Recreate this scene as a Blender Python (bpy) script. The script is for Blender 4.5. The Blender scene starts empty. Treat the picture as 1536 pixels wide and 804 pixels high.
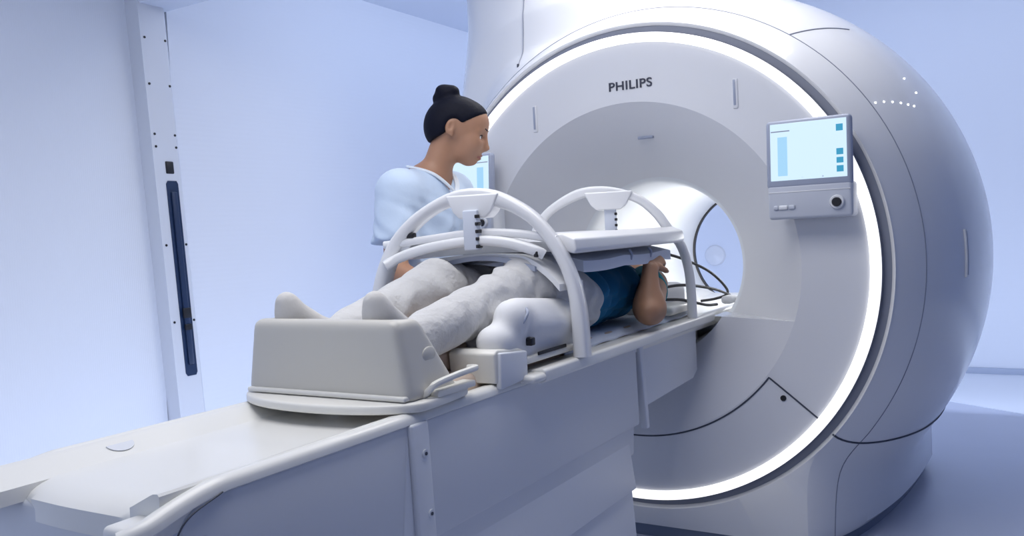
import bpy, bmesh, math, random
import numpy as np
from mathutils import Vector, Matrix
random.seed(7)
S = bpy.context.scene
C = S.collection
PI = math.pi

# ------------------------------------------------------------------ camera, world, lights, exposure
GROUND = 0.12          # everything below is written with the floor at -0.12 and lifted at the end
cam_d = bpy.data.cameras.new('camera'); cam = bpy.data.objects.new('camera', cam_d); C.objects.link(cam)
cam_d.sensor_width = 36; cam_d.lens = 36 * 1291.24 / 1536; cam_d.clip_start = .05
def cam_matrix(yaw, pit, rol, loc):
    cy, sy, cp, sp, cr, sr = math.cos(yaw), math.sin(yaw), math.cos(pit), math.sin(pit), math.cos(rol), math.sin(rol)
    f = Vector((-sy*cp, cy*cp, sp)); r = Vector((cy, sy, 0)); u = r.cross(f)
    r2 = cr*r + sr*u; u2 = -sr*r + cr*u
    m = Matrix.Identity(4)
    for i in range(3):
        m[i][0], m[i][1], m[i][2], m[i][3] = r2[i], u2[i], -f[i], loc[i]
    return m
cam.matrix_world = cam_matrix(.5471, -.0425, -.0519, (1.4205, -3.2754, 1.1808))
S.camera = cam
S.view_settings.view_transform = 'Standard'; S.view_settings.look = 'None'
S.view_settings.gamma = 1; S.view_settings.use_curve_mapping = False
S.view_settings.exposure = 0.0

w = bpy.data.worlds.new('world'); S.world = w; w.use_nodes = True
bg = w.node_tree.nodes['Background']; bg.inputs[0].default_value = (.74, .82, 1.0, 1); bg.inputs[1].default_value = .88

def area(name, loc, rot, sx, sy, power, col):
    d = bpy.data.lights.new(name, 'AREA'); d.shape = 'RECTANGLE'; d.size = sx; d.size_y = sy; d.energy = power; d.color = col
    o = bpy.data.objects.new(name, d); C.objects.link(o); o.location = loc; o.rotation_euler = rot
    return o
area('ceiling_light_front', (.1, -1.9, 2.66), (0, 0, 0), 1.6, 1.6, 34, (1, .98, .95))
area('ceiling_light_scanner', (.2, .25, 2.95), (0, 0, 0), 1.8, .8, 30, (1, .97, .92))
area('cove_light_left', (-1.30, 1.2, -.08), (0, math.radians(112), 0), .3, 5.5, 26, (.66, .77, 1))
area('wash_light_left', (-1.30, 1.9, 2.64), (0, math.radians(55), 0), .3, 4.0, 11, (.72, .81, 1))
area('cove_light_left_front', (-1.35, -2.3, -.08), (0, math.radians(112), 0), .3, 2.6, 5, (.66, .77, 1))
area('cove_light_back', (1.2, 2.7, .25), (math.radians(105), 0, 0), 5.0, .3, 20, (.68, .78, 1))
area('wash_light_back', (1.2, 2.8, 2.9), (math.radians(50), 0, 0), 5.0, .3, 19, (.72, .81, 1))

# ------------------------------------------------------------------ materials
def mat(name, col, rough=.5, coat=0, spec=.5, emit=None, es=0, bump=None, sheen=0, sss=0, var=None, metal=0):
    m = bpy.data.materials.new(name); m.use_nodes = True
    nt = m.node_tree; b = nt.nodes['Principled BSDF']
    b.inputs['Base Color'].default_value = (*col, 1); b.inputs['Roughness'].default_value = rough
    b.inputs['Specular IOR Level'].default_value = spec; b.inputs['Metallic'].default_value = metal
    b.inputs['Coat Weight'].default_value = coat; b.inputs['Coat Roughness'].default_value = .12
    b.inputs['Sheen Weight'].default_value = sheen
    if sss:
        b.inputs['Subsurface Weight'].default_value = sss; b.inputs['Subsurface Radius'].default_value = (.01, .004, .002)
    if emit:
        b.inputs['Emission Color'].default_value = (*emit, 1); b.inputs['Emission Strength'].default_value = es
    tc = nt.nodes.new('ShaderNodeTexCoord')
    if var:      # gentle mottling of the base colour: (scale, amount)
        n = nt.nodes.new('ShaderNodeTexNoise'); n.inputs['Scale'].default_value = var[0]; n.inputs['Detail'].default_value = 4
        nt.links.new(tc.outputs['Object'], n.inputs['Vector'])
        r = nt.nodes.new('ShaderNodeMixRGB'); r.inputs[1].default_value = (*[c*(1-var[1]) for c in col], 1)
        r.inputs[2].default_value = (*[min(1, c*(1+var[1])) for c in col], 1)
        nt.links.new(n.outputs['Fac'], r.inputs[0]); nt.links.new(r.outputs[0], b.inputs['Base Color'])
    if bump:     # (kind, scale, strength, distance)
        kind, sc, st, dist = bump
        if kind == 'noise':
            n = nt.nodes.new('ShaderNodeTexNoise'); n.inputs['Scale'].default_value = sc; n.inputs['Detail'].default_value = 5
            src = n.outputs['Fac']
        else:
            n = nt.nodes.new('ShaderNodeTexWave'); n.wave_type = 'BANDS'; n.bands_direction = kind
            n.inputs['Scale'].default_value = sc; n.inputs['Distortion'].default_value = .35; n.inputs['Detail'].default_value = 2
            n.inputs['Detail Scale'].default_value = .4
            src = n.outputs['Fac']
        nt.links.new(tc.outputs['Object'], n.inputs['Vector'])
        bp = nt.nodes.new('ShaderNodeBump'); bp.inputs['Strength'].default_value = st; bp.inputs['Distance'].default_value = dist
        nt.links.new(src, bp.inputs['Height']); nt.links.new(bp.outputs[0], b.inputs['Normal'])
    return m
M = {}
M['wall_v'] = mat('wall_vertical_fabric', (.80, .84, .93), .75, bump=('Y', 30, .10, .004))
M['wall_h'] = mat('wall_horizontal_fabric', (.80, .84, .93), .75, bump=('Z', 12, .10, .004))
M['wall'] = mat('wall_paint', (.80, .84, .93), .7, bump=('Z', 8, .03, .004))
M['wall_blue'] = mat('blue_wall_paint', (.22, .30, .52), .7)  # dark blue for the unseen walls, so the scanner flank stays dim
M['ceiling'] = mat('ceiling_paint', (.74, .79, .9), .8)
M['floor'] = mat('floor_vinyl', (.55, .59, .73), .32, bump=('noise', 60, .03, .002), var=(3, .04))
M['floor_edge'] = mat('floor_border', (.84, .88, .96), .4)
M['base'] = mat('skirting', (.42, .48, .62), .5)
M['column'] = mat('column_metal', (.70, .73, .80), .45)
M['navy'] = mat('navy_handle', (.012, .03, .085), .3)
M['black'] = mat('black_plastic', (.008, .008, .012), .45)
M['gloss'] = mat('gloss_white_shell', (.80, .81, .84), .24, coat=.5, bump=('noise', 2, .01, .01))
M['face'] = mat('satin_front_cover', (.78, .79, .83), .36, coat=.1)
M['funnel'] = mat('satin_funnel', (.76, .77, .81), .4)
M['lower'] = mat('satin_lower_cover', (.74, .75, .80), .4)
M['tunnel'] = mat('bore_liner', (.80, .83, .88), .4)
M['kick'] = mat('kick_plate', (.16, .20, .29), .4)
M['rim'] = mat('rim_groove', (.24, .26, .33), .4)
M['ring'] = mat('light_ring', (1, 1, 1), .4, emit=(1, .985, .95), es=1.15)
M['bore_lamp'] = mat('bore_lamp', (1, 1, 1), .4, emit=(1, .97, .92), es=6.5)
M['seam'] = mat('seam_line', (.05, .06, .09), .6)
M['letter'] = mat('dark_lettering', (.035, .04, .07), .4)
M['led'] = mat('indicator_led', (1, 1, 1), .3, emit=(1, 1, 1), es=4)  # glow that imitates mirrored ceiling lamps on the shell
M['bezel'] = mat('grey_bezel', (.36, .40, .52), .4)
M['console'] = mat('console_shell', (.60, .63, .71), .4)
M['screen'] = mat('screen_glow', (.1, .12, .14), .2, emit=(.66, .86, 1.0), es=.95)
M['screen_dark'] = mat('screen_column', (.1, .12, .14), .2, emit=(.36, .68, .95), es=.9)
M['teal_ui'] = mat('screen_button', (.02, .1, .15), .3, emit=(.03, .30, .50), es=.9)
M['table'] = mat('table_top_white', (.82, .82, .80), .32, coat=.25)
M['panel'] = mat('table_side_panel', (.66, .69, .76), .42)
M['strip'] = mat('table_strip', (.70, .73, .80), .4)
M['cream'] = mat('cream_plastic', (.80, .79, .75), .34, coat=.15)
M['boxgrey'] = mat('foot_box_shell', (.60, .585, .545), .38, coat=.1)
M['coil'] = mat('coil_shell_white', (.82, .83, .86), .3, coat=.25)
M['coilmat'] = mat('coil_mat', (.64, .69, .80), .55, bump=('noise', 90, .05, .002))
M['cushion'] = mat('white_cushion', (.80, .81, .84), .65, bump=('noise', 30, .1, .004))
M['beige'] = mat('beige_mat', (.62, .50, .42), .8)
M['skin_dark'] = mat('brown_skin', (.40, .215, .135), .5, sss=.06, var=(25, .08))
M['skin_arm'] = mat('tan_skin', (.40, .215, .13), .5, sss=.06, var=(20, .1))
M['lip'] = mat('lip', (.34, .13, .10), .4)
M['hair'] = mat('black_hair', (.006, .007, .016), .6, spec=.12, bump=('noise', 80, .4, .004))
M['eyewhite'] = mat('eye_white', (.8, .78, .75), .2)
M['iris'] = mat('dark_iris', (.02, .012, .01), .15)
M['scrub'] = mat('pale_blue_scrub', (.56, .68, .86), .85, bump=('noise', 14, .3, .012), sheen=.2)
M['trim'] = mat('scrub_trim', (.78, .84, .92), .8)
M['greytrouser'] = mat('grey_trousers', (.60, .60, .61), .9, bump=('noise', 11, .7, .03), sheen=.2, var=(9, .10))
M['shirt'] = mat('blue_tshirt', (.006, .15, .30), .85, bump=('noise', 14, .35, .012), var=(8, .15))
M['teal'] = mat('teal_sleeve', (.004, .26, .30), .8, bump=('noise', 30, .2, .006))
M['sock'] = mat('white_sock', (.62, .61, .60), .95, bump=('noise', 120, .3, .003))
M['sheet'] = mat('pale_sheet', (.70, .76, .88), .85, bump=('noise', 18, .3, .008))

# ------------------------------------------------------------------ mesh helpers
def obj(name, data, m, parent=None, smooth=True, ang=40):
    """one mesh object from (verts, faces) or a list of such pieces"""
    if isinstance(data, tuple): data = [data]
    V, F = [], []
    for v, f in data:
        o = len(V); V.extend([tuple(map(float, p)) for p in v]); F.extend([tuple(int(i)+o for i in q) for q in f])
    me = bpy.data.meshes.new(name); me.from_pydata(V, [], F); me.update()
    bm = bmesh.new(); bm.from_mesh(me); bmesh.ops.recalc_face_normals(bm, faces=bm.faces); bm.to_mesh(me); bm.free()
    if smooth:
        me.shade_smooth()
        if ang: me.set_sharp_from_angle(angle=math.radians(ang))
    me.materials.append(m)
    o = bpy.data.objects.new(name, me); C.objects.link(o)
    if parent: o.parent = parent
    return o
def thing(name, label, cat, group=None):
    o = bpy.data.objects.new(name, None); C.objects.link(o); o.empty_display_size = .1
    tag(o, label, cat, group); return o
def tag(o, label, cat, group=None):
    o['label'] = label; o['category'] = cat
    if group: o['group'] = group
    return o
def struct(o):
    o['kind'] = 'structure'; return o
def bm_out(bm, mtx=None):
    if mtx is not None: bm.transform(mtx)
    bm.verts.index_update()
    r = ([v.co.copy() for v in bm.verts], [[v.index for v in f.verts] for f in bm.faces]); bm.free(); return r
def rbox(c, s, r=.01, seg=3, rot=(0, 0, 0)):
    bm = bmesh.new(); bmesh.ops.create_cube(bm, size=1)
    bm.transform(Matrix.Diagonal((*s, 1)))
    if r > 0: bmesh.ops.bevel(bm, geom=bm.edges[:], offset=min(r, min(s)*.49), segments=seg, profile=.5, affect='EDGES')
    from mathutils import Euler
    return bm_out(bm, Matrix.Translation(c) @ Euler(rot).to_matrix().to_4x4())
def box2(a, b, r=.005, seg=2):
    return rbox([(a[i]+b[i])/2 for i in range(3)], [abs(b[i]-a[i]) for i in range(3)], r, seg)
def prism(poly, axis, a, b, r=.0, seg=3):
    """polygon (2D) extruded along an axis from a to b"""
    bm = bmesh.new(); ring = []
    def P(u, v, t): return {'x': (t, u, v), 'y': (u, t, v), 'z': (u, v, t)}[axis]
    A = [bm.verts.new(P(u, v, a)) for u, v in poly]; B = [bm.verts.new(P(u, v, b)) for u, v in poly]
    bm.faces.new(A); bm.faces.new(B)
    for i in range(len(A)): bm.faces.new((A[i], A[(i+1) % len(A)], B[(i+1) % len(A)], B[i]))
    bmesh.ops.recalc_face_normals(bm, faces=bm.faces)
    if r > 0: bmesh.ops.bevel(bm, geom=bm.edges[:], offset=r, segments=seg, profile=.5, affect='EDGES')
    return bm_out(bm)
def spline(pts, n=8):
    """Catmull-Rom through pts"""
    P = [np.array(p, float) for p in pts]; P = [2*P[0]-P[1]] + P + [2*P[-1]-P[-2]]; out = []
    for i in range(1, len(P)-2):
        for k in range(n):
            t = k/n; a, b, c, d = P[i-1:i+3]
            out.append(.5*((2*b)+(-a+c)*t+(2*a-5*b+4*c-d)*t*t+(-a+3*b-3*c+d)*t**3))
    out.append(P[-2]); return out
def sweep(path, sec, up, closed=False):
    """cross-section sec [(a,b)] along path; a = sideways (tangent x up), b = along up-ish. sec may be a function of t in 0..1"""
    path = [np.array(p, float) for p in path]; n = len(path); V = []; F = []
    for i, p in enumerate(path):
        if closed: t = path[(i+1) % n]-path[i-1]
        else: t = path[min(i+1, n-1)]-path[max(i-1, 0)]
        t /= np.linalg.norm(t)+1e-12
        u = np.array(up(i/(n-1)) if callable(up) else up, float)
        s = np.cross(t, u); s /= np.linalg.norm(s)+1e-12; u2 = np.cross(s, t)
        sc = sec(i/(n-1)) if callable(sec) else sec
        V += [p+a*s+b*u2 for a, b in sc]
    k = len(sec(0) if callable(sec) else sec)
    for i in range(n if closed else n-1):
        j = (i+1) % n
        for q in range(k): F.append((i*k+q, i*k+(q+1) % k, j*k+(q+1) % k, j*k+q))
    if not closed: F += [tuple(range(k)), tuple(range((n-1)*k, n*k))]
    return V, F
def circ(r, n=10): return [(r*math.cos(2*PI*i/n), r*math.sin(2*PI*i/n)) for i in range(n)]
def rrect(a, b, r, n=4):
    out = []
    for cx, cy, a0 in ((a/2-r, b/2-r, 0), (-a/2+r, b/2-r, 90), (-a/2+r, -b/2+r, 180), (a/2-r, -b/2+r, 270)):
        for i in range(n+1):
            t = math.radians(a0+90*i/n); out.append((cx+r*math.cos(t), cy+r*math.sin(t)))
    return out
def tube(pts, r, n=10, sm=8):
    p = spline(pts, sm) if sm else pts
    d = np.array(p[-1])-np.array(p[0]); u = (0, 0, 1) if abs(d[2]) < .8*np.linalg.norm(d) else (1, 0, 0)
    return sweep(p, circ(r, n), u)
def grid(fn, us, vs):
    V = [fn(u, v) for u in us for v in vs]; n = len(vs); F = []
    for i in range(len(us)-1):
        for j in range(n-1): F.append((i*n+j, i*n+j+1, (i+1)*n+j+1, (i+1)*n+j))
    return V, F
def slab(fn, us, vs, th):
    """a grid surface given a thickness downwards"""
    V, F = grid(fn, us, vs); n = len(V); k = len(vs); m = len(us)
    V2 = [(p[0], p[1], p[2]-th) for p in V]; F2 = [tuple(reversed([i+n for i in f])) for f in F]
    rim = [i*k for i in range(m)] + [(m-1)*k+j for j in range(1, k)] + [i*k+k-1 for i in range(m-2, -1, -1)] + [j for j in range(k-2, 0, -1)]
    side = [(rim[i], rim[(i+1) % len(rim)], rim[(i+1) % len(rim)]+n, rim[i]+n) for i in range(len(rim))]
    return V+V2, F+F2+side
def disc(c, r, axis='y', th=.004, n=24):
    poly = circ(r, n); i = {'x': (1, 2), 'y': (0, 2), 'z': (0, 1)}[axis]; k = {'x': 0, 'y': 1, 'z': 2}[axis]
    return prism([(c[i[0]]+a, c[i[1]]+b) for a, b in poly], axis, c[k], c[k]+th, 0)
def lathe_y(prof, n=160, a0=0, a1=2*PI, zc=1.0):
    """profile [(r, y)] turned about the bore axis"""
    full = abs(a1-a0-2*PI) < 1e-6; m = n if full else n+1; V = []; F = []
    for i in range(m):
        t = a0+(a1-a0)*i/n
        V += [(r*math.cos(t), y, zc+r*math.sin(t)) for r, y in prof]
    k = len(prof)
    for i in range(n):
        j = (i+1) % m
        for q in range(k-1): F.append((i*k+q, i*k+q+1, j*k+q+1, j*k+q))
    return V, F

# ------------------------------------------------------------------ implicit shapes -> one continuous skin (surface nets)
class Field:
    def __init__(s, lo, hi, h):
        s.lo = np.array(lo, float); s.h = h
        s.n = np.ceil((np.array(hi)-s.lo)/h).astype(int)+1
        s.d = np.full(tuple(s.n), 1.0, np.float32)
    def block(s, lo, hi):
        a = np.clip(np.floor((np.array(lo)-s.lo)/s.h).astype(int), 0, s.n); b = np.clip(np.ceil((np.array(hi)-s.lo)/s.h).astype(int)+1, 0, s.n)
        ax = [s.lo[i]+s.h*np.arange(a[i], b[i], dtype=np.float32) for i in range(3)]
        return tuple(slice(a[i], b[i]) for i in range(3)), np.meshgrid(*ax, indexing='ij')
    def mix(s, sl, e, k, mode):
        d = s.d[sl]
        if mode == 'sub': e = -e; f = np.maximum
        else: f = np.minimum
        if k <= 0: s.d[sl] = f(d, e); return
        hh = np.maximum(k-np.abs(d-e), 0)/k
        if mode == 'sub': s.d[sl] = np.maximum(d, e)+hh*hh*k*.25
        else: s.d[sl] = np.minimum(d, e)-hh*hh*k*.25
    def cone(s, a, b, ra, rb, k=.02, mode='add', flat=None):
        """tapered limb from a to b; flat=(axis vector, factor) squashes it along an axis"""
        a = np.array(a, float); b = np.array(b, float); m = max(ra, rb)*1.3+k+.03
        sl, (X, Y, Z) = s.block(np.minimum(a, b)-m, np.maximum(a, b)+m)
        ab = b-a; L = ab@ab+1e-12
        t = np.clip(((X-a[0])*ab[0]+(Y-a[1])*ab[1]+(Z-a[2])*ab[2])/L, 0, 1)
        dx, dy, dz = X-a[0]-t*ab[0], Y-a[1]-t*ab[1], Z-a[2]-t*ab[2]
        if flat is not None:
            n = np.array(flat[0], float); n /= np.linalg.norm(n); q = (dx*n[0]+dy*n[1]+dz*n[2])*(1/flat[1]-1)
            dx, dy, dz = dx+q*n[0], dy+q*n[1], dz+q*n[2]
        s.mix(sl, (np.sqrt(dx*dx+dy*dy+dz*dz)-(ra+(rb-ra)*t)).astype(np.float32), k, mode)
    def ball(s, c, r, k=.02, mode='add', R=None):
        """ellipsoid with radii r, axes = rows of R"""
        c = np.array(c, float); r = np.array([r]*3 if np.isscalar(r) else r, float); m = r.max()+k+.03
        sl, (X, Y, Z) = s.block(c-m, c+m); X, Y, Z = X-c[0], Y-c[1], Z-c[2]
        if R is not None:
            X, Y, Z = (R[0][0]*X+R[0][1]*Y+R[0][2]*Z), (R[1][0]*X+R[1][1]*Y+R[1][2]*Z), (R[2][0]*X+R[2][1]*Y+R[2][2]*Z)
        k0 = np.sqrt((X/r[0])**2+(Y/r[1])**2+(Z/r[2])**2)+1e-6; k1 = np.sqrt((X/r[0]**2)**2+(Y/r[1]**2)**2+(Z/r[2]**2)**2)+1e-6
        s.mix(sl, np.clip(k0*(k0-1)/k1, -.2, 1).astype(np.float32), k, mode)
    def rboxd(s, c, half, r, k=.0, mode='add', taper=0, yaw=0):
        c = np.array(c, float); half = np.array(half, float); m = np.linalg.norm(half)+k+.02 if yaw else half+k+.02
        sl, (X, Y, Z) = s.block(c-m, c+m); X, Y, Z = X-c[0], Y-c[1], Z-c[2]
        if yaw: X, Y = X*math.cos(yaw)+Y*math.sin(yaw), -X*math.sin(yaw)+Y*math.cos(yaw)
        f = 1-taper*Z/half[2]
        qx, qy, qz = np.abs(X/f)-half[0]+r, np.abs(Y)-half[1]+r, np.abs(Z)-half[2]+r
        e = np.sqrt(np.maximum(qx, 0)**2+np.maximum(qy, 0)**2+np.maximum(qz, 0)**2)+np.minimum(np.maximum(qx, np.maximum(qy, qz)), 0)-r
        s.mix(sl, e.astype(np.float32), k, mode)
    def all(s):
        return s.block(s.lo, s.lo+s.h*(s.n-1))
    def cut(s, n, p, k=0.0):
        """keep the side where (x-p).n < 0"""
        n = np.array(n, float); n /= np.linalg.norm(n); sl, (X, Y, Z) = s.all()
        e = (X-p[0])*n[0]+(Y-p[1])*n[1]+(Z-p[2])*n[2]
        s.mix(sl, (-e).astype(np.float32), k, 'sub')
    def displace(s, fn):
        sl, (X, Y, Z) = s.all(); near = np.abs(s.d[sl]) < .06
        e = s.d[sl]; e[near] += fn(X[near], Y[near], Z[near]).astype(np.float32); s.d[sl] = e
    def mesh(s, relax=2):
        d = s.d; pos = d > 0
        n0, n1, n2 = d.shape
        acc = np.zeros((n0-1, n1-1, n2-1, 3), np.float32); cnt = np.zeros((n0-1, n1-1, n2-1), np.int16)
        quads = []
        c3 = [(0, 0, 0), (1, 0, 0), (0, 1, 0), (1, 1, 0), (0, 0, 1), (1, 0, 1), (0, 1, 1), (1, 1, 1)]
        # active cells
        m = np.zeros((n0-1, n1-1, n2-1), np.int8)
        for a, b, c in c3: m += pos[a:n0-1+a, b:n1-1+b, c:n2-1+c]
        I = np.argwhere((m > 0) & (m < 8))
        idx = -np.ones(m.shape, np.int64); idx[tuple(I.T)] = np.arange(len(I))
        val = np.stack([d[I[:, 0]+a, I[:, 1]+b, I[:, 2]+c] for a, b, c in c3], 1)
        P = np.zeros((len(I), 3)); K = np.zeros(len(I))
        for i in range(8):
            for j in range(i+1, 8):
                df = np.array(c3[j])-np.array(c3[i])
                if np.abs(df).sum() != 1: continue
                x = (val[:, i] > 0) != (val[:, j] > 0)
                t = val[:, i]/np.where(x, val[:, i]-val[:, j], 1)
                P += np.where(x[:, None], np.array(c3[i])+t[:, None]*df, 0); K += x
        P = s.lo+s.h*(I+P/K[:, None])
        for ax in range(3):
            o1, o2 = [(1, 2), (2, 0), (0, 1)][ax]
            sh = [slice(None)]*3; sh2 = [slice(None)]*3; sh[ax] = slice(0, -1); sh2[ax] = slice(1, None)
            E = np.argwhere(pos[tuple(sh)] != pos[tuple(sh2)])
            ok = (E[:, o1] > 0) & (E[:, o2] > 0) & (E[:, o1] < d.shape[o1]-1) & (E[:, o2] < d.shape[o2]-1); E = E[ok]
            u = np.zeros(3, int); v = np.zeros(3, int); u[o1] = 1; v[o2] = 1
            q = np.stack([idx[tuple((E-u-v).T)], idx[tuple((E-v).T)], idx[tuple(E.T)], idx[tuple((E-u).T)]], 1)
            fl = pos[tuple(E.T)]; q[fl] = q[fl][:, ::-1]; quads.append(q)
        Q = np.concatenate(quads); Q = Q[(Q >= 0).all(1)]
        for _ in range(relax):
            A = np.zeros_like(P); N = np.zeros(len(P))
            for a in range(4):
                b = (a+1) % 4
                np.add.at(A, Q[:, a], P[Q[:, b]]); np.add.at(A, Q[:, b], P[Q[:, a]]); np.add.at(N, Q[:, a], 1); np.add.at(N, Q[:, b], 1)
            P = .5*P+.5*A/np.maximum(N, 1)[:, None]
        return P, Q
def fobj(name, F, m, parent=None, relax=2):
    P, Q = F.mesh(relax)
    me = bpy.data.meshes.new(name); me.from_pydata(P.tolist(), [], Q.tolist()); me.update(); me.shade_smooth(); me.materials.append(m)
    o = bpy.data.objects.new(name, me); C.objects.link(o)
    if parent: o.parent = parent
    return o

# ================================================================== THE ROOM
FL = -GROUND
WX, WY = -2.26, 4.32        # left wall and far wall
struct(obj('floor', box2((-2.6, -5.5, FL-.1), (4.5, WY+.3, FL), 0), M['floor']))
# pale floor border along the far wall, its inner edge running off diagonally
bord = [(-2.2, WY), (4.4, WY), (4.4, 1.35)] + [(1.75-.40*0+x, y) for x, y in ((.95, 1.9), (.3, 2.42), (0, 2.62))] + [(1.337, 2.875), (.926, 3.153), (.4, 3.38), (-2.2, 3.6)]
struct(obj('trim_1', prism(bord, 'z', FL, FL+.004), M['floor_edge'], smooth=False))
struct(obj('ceiling', [box2((-2.6, -5.5, 2.72), (-.62, WY+.3, 2.82), 0), box2((-.66, -5.5, 3.12), (4.5, WY+.3, 3.2), 0), box2((-.62, -5.5, 2.72), (-.60, WY+.3, 3.12), 0)], M['ceiling'], smooth=False))
struct(obj('wall_left', [box2((WX-.15, -.42, FL), (WX, WY+.1, 2.72), 0)], M['wall_h'], smooth=False))
struct(obj('wall_left_front', [box2((WX-.2, -5.5, FL), (WX-.03, -.55, 2.72), 0)], M['wall_v'], smooth=False))
struct(obj('wall_back', box2((WX-.1, WY, FL), (4.5, WY+.15, 3.12), 0), M['wall'], smooth=False))
struct(obj('wall_right', box2((4.4, -5.5, FL), (4.55, WY+.15, 3.12), 0), M['wall_blue'], smooth=False))  # out of view, added to block world light from the right
struct(obj('wall_front', box2((.5, -5.5, FL), (4.45, -5.35, 3.12), 0), M['wall_blue'], smooth=False))  # out of view, added behind the camera to keep light off the flank
struct(obj('baseboard_back', box2((WX, WY-.03, FL), (4.5, WY, FL+.05), .004), M['base']))
struct(obj('baseboard_left', box2((WX, -.3, FL), (WX+.02, WY-.03, FL+.05), .004), M['base']))
# header over the opening that the column carries
struct(obj('trim_2', box2((WX-.1, -.62, 2.36), (4.4, -.42, 2.735), .01), M['ceiling']))
# metal column with a long recessed pull handle
colm = struct(obj('wall_column', [prism([(WX-.16, -.575), (-2.2, -.571), (-2.2, -.428), (WX, -.375), (WX-.16, -.375)], 'z', FL, 2.4)], M['column'], smooth=False))
def slot_y(z): return -.487
obj('handle_recess', [prism([(-.515, 1.50), (-.505, 1.515), (-.455, 1.515), (-.447, 1.50), (-.447, .56), (-.455, .545), (-.505, .545), (-.515, .56)], 'x', -2.205, -2.197)], M['navy'], colm, smooth=False)
hb = obj('pull_handle', [rbox((-2.192, -.481, 1.03), (.012, .030, .86), .005)], M['navy'], colm)
obj('handle_latch', [rbox((-2.186, -.481, .86), (.012, .045, .05), .004), rbox((-2.186, -.481, .79), (.012, .04, .03), .004)], M['black'], hb)
obj('keyhole', [rbox((-2.2, -.485, 1.58), (.012, .045, .06), .005)], M['black'], colm)
SHEAR = Matrix(((1, 0, 0, 0), (0, 1, -.042, .042), (0, 0, 1, 0), (0, 0, 0, 1)))
for z in (2.2, 1.98, 1.74, 1.68, 1.2, .82):
    for y in (-.55, -.435):
        obj('screw', disc((-2.2, y, z), .006, 'x', .003, 10), M['black'], colm)

def leaning(o):
    o.data.transform(SHEAR)
    for ch in o.children: leaning(ch)
leaning(colm)

# ================================================================== THE SCANNER
sc = thing('mri_scanner', 'large glossy white round scanner with a glowing ring around its bore', 'medical scanner')
ZC = 1.0; YE = 1.82
def rev(y):
    b = 1.411 if y < .9 else 1.15
    return 1.268*math.sqrt(max(1-((y-.9)/b)**2, .02))
def wbase(y):
    yy = min(max(y, 0), YE); w_ = .60+.355*math.sqrt(max(0, 1-(1-min(yy/1.6, 1))**2))
    return w_ if yy < 1.45 else w_-.25*((yy-1.45)/.37)**2
def outline(t, y):
    c, s = math.cos(t), math.sin(t); r = rev(y)
    if s < -.12:
        wb = wbase(y)/max(abs(c), 1e-4); cap = 1.07/abs(s)
        f = min(1, (-.12-s)/.25); wb = min(wb, 3)*f
        r = (r**26+wb**26)**(1/26); r = min(r, cap)
    return r
def shell_pt(t, y, off=0.):
    r = outline(t, y)+off; return (r*math.cos(t), y, ZC+r*math.sin(t))
ys = [.024+(YE-.024)*(i/80)**1.8 for i in range(81)]
NT = 360
def row_angle(u, y):
    """u in 0..1 round the cover; in the lower half one row always follows the corner of the base"""
    if u <= .5: return u*2*PI
    v = (u-.5)*4                     # 0..2 over the lower half, from the left side round to the right
    m = v if v <= 1 else 2-v
    tc = math.atan2(1.07, wbase(y)); a = m/.55*tc if m < .55 else tc+(m-.55)/.45*(PI/2-tc)
    return PI+a if v <= 1 else 2*PI-a
V = []; F = []
for i in range(NT):
    u = i/NT
    def at_r(r, y): t = row_angle(u, y); return (r*math.cos(t), y, ZC+r*math.sin(t))
    col = [at_r(.985, .034), at_r(.992, .024), at_r(.998, .020)]
    col += [shell_pt(row_angle(u, y), y) for y in ys]
    col += [at_r(.72, YE+.02), at_r(.40, YE-.02), at_r(.345, YE-.06)]
    V += col
k = len(col)
for i in range(NT):
    j = (i+1) % NT
    for q in range(k-1): F.append((i*k+q, i*k+q+1, j*k+q+1, j*k+q))
cover = obj('outer_cover', (V, F), M['gloss'], sc, ang=35)
# service housing rising to the ceiling behind the top left of the cover
hf = Field((-1.5, .35, 1.35), (.35, 1.75, 2.80), .02)
hf.rboxd((-.68, 1.0, 2.1), (.49, .44, .70), .13)
hf.ball((-.55, .9, 1.75), (.66, .55, .5), .3)
housing = fobj('top_housing', hf, M['gloss'], sc, 3)
# front face: a flat ring, then a shallow funnel into the bore; below the table line the funnel is shallower
ZS = .79; RB = .385; RF = .68; DF = .30
def fdepth(r, low):
    a = (RF-r)/(RF-RB)
    if a <= 0: return 0
    e = DF*a - .012*(1-abs(2*a-1))*0
    return e*(.5 if low else 1)
def face_mesh(low, r0, r1, nr=24, nt=256):
    bm = bmesh.new(); rows = []
    for i in range(nt):
        t = 2*PI*(i+.5)/nt; rows.append([bm.verts.new((r*math.cos(t), fdepth(r, low), ZC+r*math.sin(t))) for r in np.linspace(r0, r1, nr)])
    for i in range(nt):
        j = (i+1) % nt
        for q in range(nr-1): bm.faces.new((rows[i][q], rows[i][q+1], rows[j][q+1], rows[j][q]))
    if r0 < RF-.01:
        n = (0, 0, 1)
        bmesh.ops.bisect_plane(bm, geom=bm.verts[:]+bm.edges[:]+bm.faces[:], dist=1e-5, plane_co=(0, 0, ZS), plane_no=n, clear_inner=not low, clear_outer=low)
    return bm_out(bm)
obj('front_face', face_mesh(False, RF, .918, 6), M['face'], sc)
obj('funnel', face_mesh(False, RB, RF), M['funnel'], sc)
obj('lower_front_panel', face_mesh(True, RB, RF), M['lower'], sc)
for s in (-1, 1):    # level ledge where the two depths meet
    xs = np.linspace(.28, math.sqrt(RF**2-(ZC-ZS)**2), 20)
    obj('ledge', grid(lambda x, v: (s*x, (fdepth(math.hypot(x, ZC-ZS), True)*(1-v)+fdepth(math.hypot(x, ZC-ZS), False)*v), ZS), xs, [0, 1]), M['gloss'], sc)
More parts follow.
